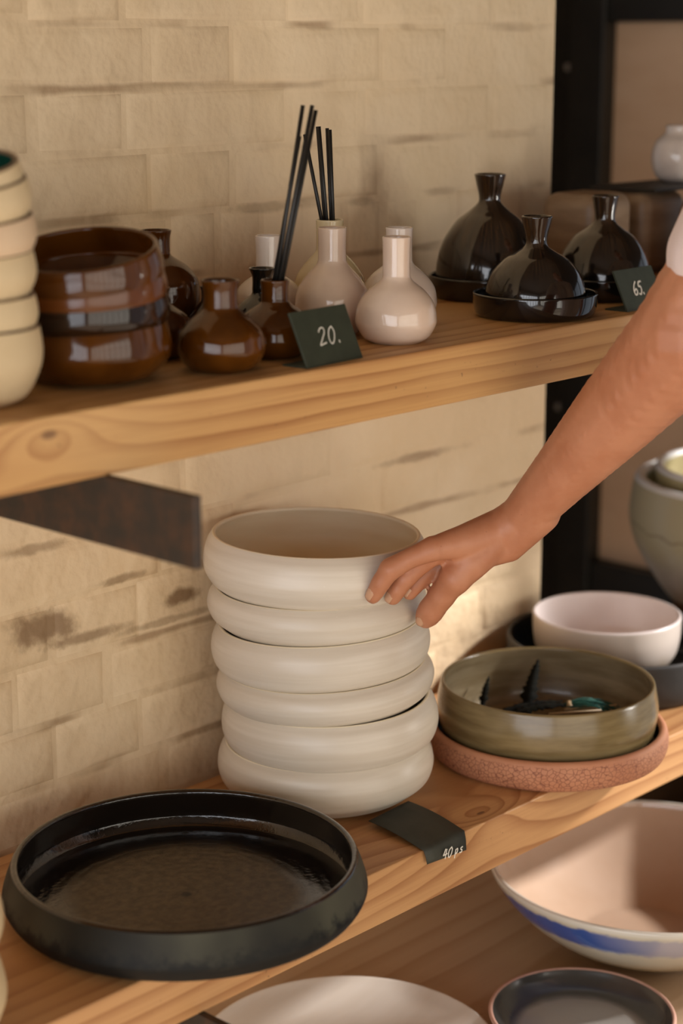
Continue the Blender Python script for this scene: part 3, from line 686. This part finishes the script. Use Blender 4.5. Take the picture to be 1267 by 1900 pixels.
feather(g(-.022, .035, .014), g(.000, .100, .066), .010, .004, M_FEATHER, 'broad black feather propped against the back of the olive bowl')
feather(g(-.060, .030, .020), g(.025, .045, .034), .012, .005, M_FEATHER, 'short black feather lying low in the olive bowl')
feather(g(-.070, .050, .014), g(-.058, .088, .050), .005, .004, M_FEATHER, 'thin black feather wisp against the side of the olive bowl')
# tassel of teal threads
tas = tag(empty('thread_tassel', g(.026, .008, .041)), 'teal green thread tassel lying in the olive bowl', 'tassel')
tv, tf = [], []
for k in range(26):
    a = Vector((rnd.uniform(-.006, .004), rnd.uniform(-.008, .008), rnd.uniform(-.002, .003)))
    L = rnd.uniform(.040, .056); y2 = rnd.uniform(-.020, .016)
    pts = []
    for i in range(7):
        s = i / 6; pts.append(Vector((R_.x, R_.y, 0)) * (a.x + L * s) + F_ * (a.y + y2 * s) + U_ * (a.z + .010 * math.sin(math.pi * s * .8) - .010 * s + rnd.uniform(-.0006, .0006)))
    m = tube_mesh('t', pts, .0007, 5); kk = len(tv); tv += [v.co.copy() for v in m.vertices]; tf += [[kk + q for q in p.vertices] for p in m.polygons]; bpy.data.meshes.remove(m)
st = link('threads', pydata('threads', tv, tf), M_TEAL, tas); st['kind'] = 'stuff'
link('binding', tube_mesh('binding', [Vector((-.004, -.004, 0)), Vector((.004, .003, .002))], .0035, 10), M_STRAW, tas)
for (a, b) in ((g(.0, -.020, .042), g(.058, -.020, .0465)), (g(.020, .000, .040), g(.078, .002, .0445)), (g(.070, -.035, .044), g(.099, -.030, .0545))):
    tag(link('quill_stick', tube_mesh('quill_stick', [a, b], .0011, 7), M_STRAW), 'thin pale quill stick lying beside the teal tassel', 'stick', 'quill sticks in the olive bowl')

# ------------------------------------------------------------------ bench
def ben(x, y, dz=0.0): return (x, y, ZB + dz)
bl = pot('banded_bowl', [(66, 0), (84, 5), (128, 30), (164, 62), (184, 90), (188, 100)], 6, 8, [M_BLUE, M_BLUE, M_BLUEIN], ben(1.747, 1.136), (0, 1, 2), seg=128)
tag(bl, 'wide bowl with blue band outside and glossy blush brown inside', 'bowl')
pl = pot('flat_plate', [(100, 0), (120, 4), (145, 11), (157, 16)], 5, 6, M_PLATE, ben(1.300, 1.205), seg=128)
tag(pl, 'large oatmeal white flat plate on the bench under the black pan', 'plate')
dp = pot('rimmed_plate', [(66, 0), (82, 4), (94, 14), (100, 24)], 5, 6, [M_PINKRIM, M_PINKRIM, M_DPLATE, M_DPLATEC], ben(1.519, 1.066), (0, 1, 2), seg=128)
tag(dp, 'small pewter glazed plate with pink rim on the bench', 'plate')
db = pot('dark_bowl', [(70, 0), (100, 10), (130, 50), (140, 92)], 6, 8, [M_BLACKGL, M_BLACKGL, M_BLACKGL], ben(2.05, 1.262), seg=96)
tag(db, 'dark glossy bowl on the bench behind the blue banded bowl', 'bowl')

# ------------------------------------------------------------------ person reaching for the stack
def skin_mat():
    t = NT('warm_skin'); p = t.pos()
    n = t.noise(p, 22, 4, .6); n2 = t.noise(p, 160, 3, .6)
    col = t.mix(t.smooth(n, .3, .7), (0.43, 0.165, 0.078), (0.50, 0.215, 0.112))
    fr = t.smooth(t.voro(p, 48, 'F1'), .055, .035)
    col = t.mix(t.math('MULTIPLY', fr, .35), col, (0.25, 0.085, 0.04))
    t.set(col=col, rough=.48, sss=.12); t.b.inputs['Subsurface Radius'].default_value = (.008, .003, .0015); t.b.inputs['Subsurface Scale'].default_value = 1.0
    # fine creases
    t.bump(t.math('ADD', t.math('MULTIPLY', n2, .6), t.noise(t.mapv(p, (60, 60, 240)), 1, 3, .6)), .12, .0009)
    return t.m
M_SKIN = skin_mat()
M_NAIL = simple('nail', (0.56, 0.31, 0.18), (0.58, 0.34, 0.21), 60, .35)
M_SHIRT = simple('pale_pink_cotton', (0.72, 0.58, 0.54), (0.76, 0.63, 0.59), 14, .85, bump=.25, bscale=700)
M_TROUSER = simple('dark_denim', (0.035, 0.04, 0.055), (0.05, 0.055, 0.07), 40, .8, bump=.2, bscale=500)
M_HAIR = simple('brown_hair', (0.05, 0.026, 0.014), (0.09, 0.048, 0.024), 4, .5, stretch=(40, 40, 3), bump=.3, bscale=6)
M_SHOE = simple('black_shoe', (0.02, 0.02, 0.02), rough=.5)

def blob(name, chains, voxel, smooth, factor=.5, extra=()):
    """one continuous surface grown over chains of (x, y, z, radius)"""
    vs, fs = [], []
    def ball(c, r, sc=(1, 1, 1)):
        k = len(vs); nu, nv = 14, 9
        vs.append((c[0], c[1], c[2] + r * sc[2])) 
        for j in range(1, nv):
            th = math.pi * j / nv
            for i in range(nu):
                a = 2 * math.pi * i / nu; vs.append((c[0] + r * sc[0] * math.sin(th) * math.cos(a), c[1] + r * sc[1] * math.sin(th) * math.sin(a), c[2] + r * sc[2] * math.cos(th)))
        vs.append((c[0], c[1], c[2] - r * sc[2])); e = len(vs) - 1
        for i in range(nu):
            q = (i + 1) % nu; fs.append((k, k + 1 + i, k + 1 + q)); fs.append((e, e - nu + q, e - nu + i))
            for j in range(nv - 2): fs.append((k + 1 + j * nu + i, k + 1 + (j + 1) * nu + i, k + 1 + (j + 1) * nu + q, k + 1 + j * nu + q))
    for ch in chains:
        for a, b in zip(ch[:-1], ch[1:]):
            A, B = Vector(a[:3]), Vector(b[:3]); L = (B - A).length; n = max(1, int(L / (min(a[3], b[3]) * .30)))
            for i in range(n + 1):
                s = i / n; ball(A.lerp(B, s), a[3] + (b[3] - a[3]) * s)
    for c, r, sc in extra: ball(c, r, sc)
    me = pydata(name, vs, fs); o = bpy.data.objects.new(name, me); COL.objects.link(o)
    m = o.modifiers.new('r', 'REMESH'); m.mode = 'VOXEL'; m.voxel_size = voxel; m.use_smooth_shade = True
    m = o.modifiers.new('s', 'SMOOTH'); m.factor = factor; m.iterations = smooth
    dg = bpy.context.evaluated_depsgraph_get(); dg.update()
    new = bpy.data.meshes.new_from_object(o.evaluated_get(dg)); new.name = name
    bpy.data.objects.remove(o); bpy.data.meshes.remove(me)
    return new
ARM = {
 'forearm': [ (1.4475, 0.9246, 1.2991, 0.0520), (1.4472, 0.9897, 1.2277, 0.0425), (1.4429, 1.0573, 1.1511, 0.0305), (1.4417, 1.1033, 1.0995, 0.0235), (1.4311, 1.1236, 1.0825, 0.0230) ],
 'wristlow': [ (1.4451, 1.0849, 1.1086, 0.0220), (1.4361, 1.1136, 1.0695, 0.0150), (1.4238, 1.1263, 1.0680, 0.0180) ],
 'm_index': [ (1.4316, 1.1240, 1.0851, 0.0220), (1.3910, 1.1354, 1.0798, 0.0170), (1.3588, 1.1476, 1.0767, 0.0120) ],
 'm_mid': [ (1.4339, 1.1258, 1.0844, 0.0220), (1.4075, 1.1455, 1.0732, 0.0160), (1.3778, 1.1553, 1.0706, 0.0120) ],
 'm_ring': [ (1.4411, 1.1314, 1.0793, 0.0210), (1.4245, 1.1544, 1.0644, 0.0150), (1.3987, 1.1622, 1.0597, 0.0115) ],
 'm_pinky': [ (1.4444, 1.1340, 1.0754, 0.0200), (1.4366, 1.1585, 1.0574, 0.0140), (1.4182, 1.1677, 1.0492, 0.0105) ],
 'index': [(1.3588, 1.1476, 1.0767, 0.013), (1.3499, 1.1541, 1.0726, 0.0112), (1.3411, 1.1606, 1.0686, 0.0104), (1.3333, 1.167, 1.0633, 0.0108), (1.3256, 1.1734, 1.0579, 0.0116), (1.3234, 1.1776, 1.0505, 0.01), (1.3211, 1.1819, 1.043, 0.0099), (1.3205, 1.1863, 1.0356, 0.009), (1.3199, 1.1907, 1.0283, 0.008)],
 'middle': [(1.3778, 1.1553, 1.0706, 0.0128), (1.3694, 1.1603, 1.0636, 0.011), (1.361, 1.1652, 1.0567, 0.0102), (1.3544, 1.1699, 1.05, 0.0104), (1.3478, 1.1746, 1.0433, 0.011), (1.346, 1.1775, 1.0376, 0.0098), (1.3441, 1.1804, 1.0319, 0.0096), (1.3439, 1.183, 1.0272, 0.0088), (1.3438, 1.1857, 1.0226, 0.0079)],
 'ring': [(1.3987, 1.1622, 1.0597, 0.0122), (1.3931, 1.1662, 1.0545, 0.0104), (1.3876, 1.1703, 1.0492, 0.0098), (1.3824, 1.1739, 1.044, 0.01), (1.3773, 1.1775, 1.0388, 0.0104), (1.3741, 1.1793, 1.0343, 0.0094), (1.371, 1.1812, 1.0299, 0.0092), (1.3695, 1.183, 1.0263, 0.0084), (1.3679, 1.1848, 1.0226, 0.0077)],
 'pinky': [ (1.4182, 1.1677, 1.0492, 0.0105), (1.4189, 1.1752, 1.0386, 0.0086), (1.4203, 1.1813, 1.0304, 0.0080), (1.4212, 1.1854, 1.0237, 0.0068) ],
 'thumb': [(1.4202, 1.1263, 1.0742, 0.02), (1.4098, 1.13, 1.0662, 0.02), (1.3994, 1.1337, 1.0582, 0.0195), (1.3931, 1.1376, 1.0505, 0.0175), (1.3868, 1.1416, 1.0427, 0.0172), (1.3856, 1.149, 1.0324, 0.0138), (1.3843, 1.1565, 1.022, 0.0142), (1.3841, 1.1633, 1.0131, 0.0134), (1.384, 1.17, 1.0042, 0.014), (1.3851, 1.1744, 0.999, 0.0132), (1.3863, 1.1789, 0.9939, 0.0112)],
}
SH_R, SH_L = (1.512, .800, 1.490), (1.885, .735, 1.475)
ARM['upperarm'] = [ARM['forearm'][0], (1.456, .905, 1.345, .049), (1.480, .852, 1.425, .050), SH_R + (.056,)]
body = list(ARM.values()) + [
    [SH_R + (.056,), (1.70, .762, 1.505, .075), SH_L + (.056,)],
    [(1.70, .765, 1.50, .055), (1.69, .785, 1.60, .052)],
    [(1.62, .765, 1.40, .10), (1.64, .69, 1.20, .095), (1.65, .64, 1.0, .10)], [(1.79, .745, 1.40, .10), (1.77, .69, 1.20, .095), (1.77, .64, 1.0, .10)],
    [(1.64, .62, .95, .085), (1.625, .62, .52, .055), (1.62, .58, .12, .040), (1.62, .60, .06, .038)], [(1.785, .62, .95, .085), (1.80, .62, .52, .055), (1.81, .58, .12, .040), (1.81, .60, .06, .038)],
    [SH_L + (.056,), (1.945, .70, 1.20, .042), (1.935, .78, .98, .028)], [(1.935, .78, .98, .024), (1.93, .80, .91, .024), (1.93, .81, .85, .012)],
    [(1.935, .79, .94, .016), (1.925, .82, .90, .011), (1.92, .835, .87, .008)],
]
head = [((1.675, .800, 1.715), .095, (.82, 1.0, 1.18)), ((1.672, .850, 1.660), .055, (.95, .9, .9)), ((1.667, .902, 1.690), .016, (.8, 1.1, 1.5)), ((1.600, .800, 1.705), .022, (.45, .8, 1.4)), ((1.750, .800, 1.705), .022, (.45, .8, 1.4)), ((1.667, .893, 1.655), .017, (1.3, .6, .45))]
fore = blob('person', body, .0023, 4, extra=head)
person = tag(link('person', fore, M_SKIN), 'person in a pale pink top reaching down to the white bowl stack', 'person')
def part(name, me, mat): return link(name, me, mat, person)
shirt = [[(1.4560, .8970, 1.372, .0520), (1.4620, .880, 1.400, .058), (1.480, .852, 1.435, .066), SH_R + (.072,)], [SH_R + (.070,), (1.70, .762, 1.495, .085), SH_L + (.070,)],
         [(1.61, .765, 1.40, .115), (1.63, .69, 1.20, .112), (1.64, .63, .96, .120)], [(1.79, .745, 1.40, .115), (1.78, .69, 1.20, .112), (1.785, .63, .96, .120)],
         [SH_L + (.070,), (1.925, .71, 1.29, .062)]]
part('shirt', blob('shirt', shirt, .005, 5), M_SHIRT)
part('trousers', blob('trousers', [[(1.64, .625, .97, .108), (1.625, .62, .52, .075), (1.62, .58, .10, .062)], [(1.79, .625, .97, .108), (1.80, .62, .52, .075), (1.81, .58, .10, .062)]], .007, 4), M_TROUSER)
part('hair', blob('hair', [[(1.68, .772, 1.745, .082), (1.685, .735, 1.70, .080), (1.69, .715, 1.60, .055)], [(1.675, .83, 1.79, .050), (1.68, .76, 1.77, .075)]], .006, 3), M_HAIR)
for x in (1.618, 1.812): part('shoe', blob('shoe', [[(x, .57, .05, .045), (x, .68, .036, .036), (x, .75, .034, .032)]], .006, 3), M_SHOE)
for dx in (-.032, .032): part('eye', blob('eye', [], .0025, 1, extra=[((1.668 + dx, .880, 1.716), .011, (1.2, .7, .8))]), M_CHALK)
def nail(tip, nrm, along, w, l):
    tip, nrm, along = Vector(tip), Vector(nrm).normalized(), Vector(along); along = (along - nrm * along.dot(nrm)).normalized(); side = along.cross(nrm)
    vs, fs = [], []
    for j in range(7):
        v = -1 + 2 * j / 6
        for i in range(7):
            u = -1 + 2 * i / 6; k = math.sqrt(max(0, 1 - .35 * v * v * (1 if v > 0 else .5)))
            vs.append(tip + side * (u * w * k) + along * (v * l) - nrm * (.0022 * u * u + .0006 * v * v))
    for j in range(6):
        for i in range(6): q = j * 7 + i; fs.append((q, q + 1, q + 8, q + 7))
    o = part('fingernail', pydata('fingernail', vs, fs), M_NAIL); s = o.modifiers.new('t', 'SOLIDIFY'); s.thickness = .0010; s.offset = 0
    return o
def nail_on(a, b, r, out):
    a, b = Vector(a[:3]), Vector(b[:3]); n = Vector(out); d = (b - a).normalized(); n = (n - d * n.dot(d)).normalized()
    nail(a.lerp(b, .78) + n * r, n, d, .0050, .0062)
DORSAL = (-.90, .02, .32)
nail_on(ARM['index'][-3], ARM['index'][-1], .0085, DORSAL)
nail_on(ARM['middle'][-3], ARM['middle'][-1], .0083, DORSAL)
nail_on(ARM['ring'][-3], ARM['ring'][-1], .0081, DORSAL)
nail_on(ARM['thumb'][-3], ARM['thumb'][-1], .0126, (-.95, -.28, .1))
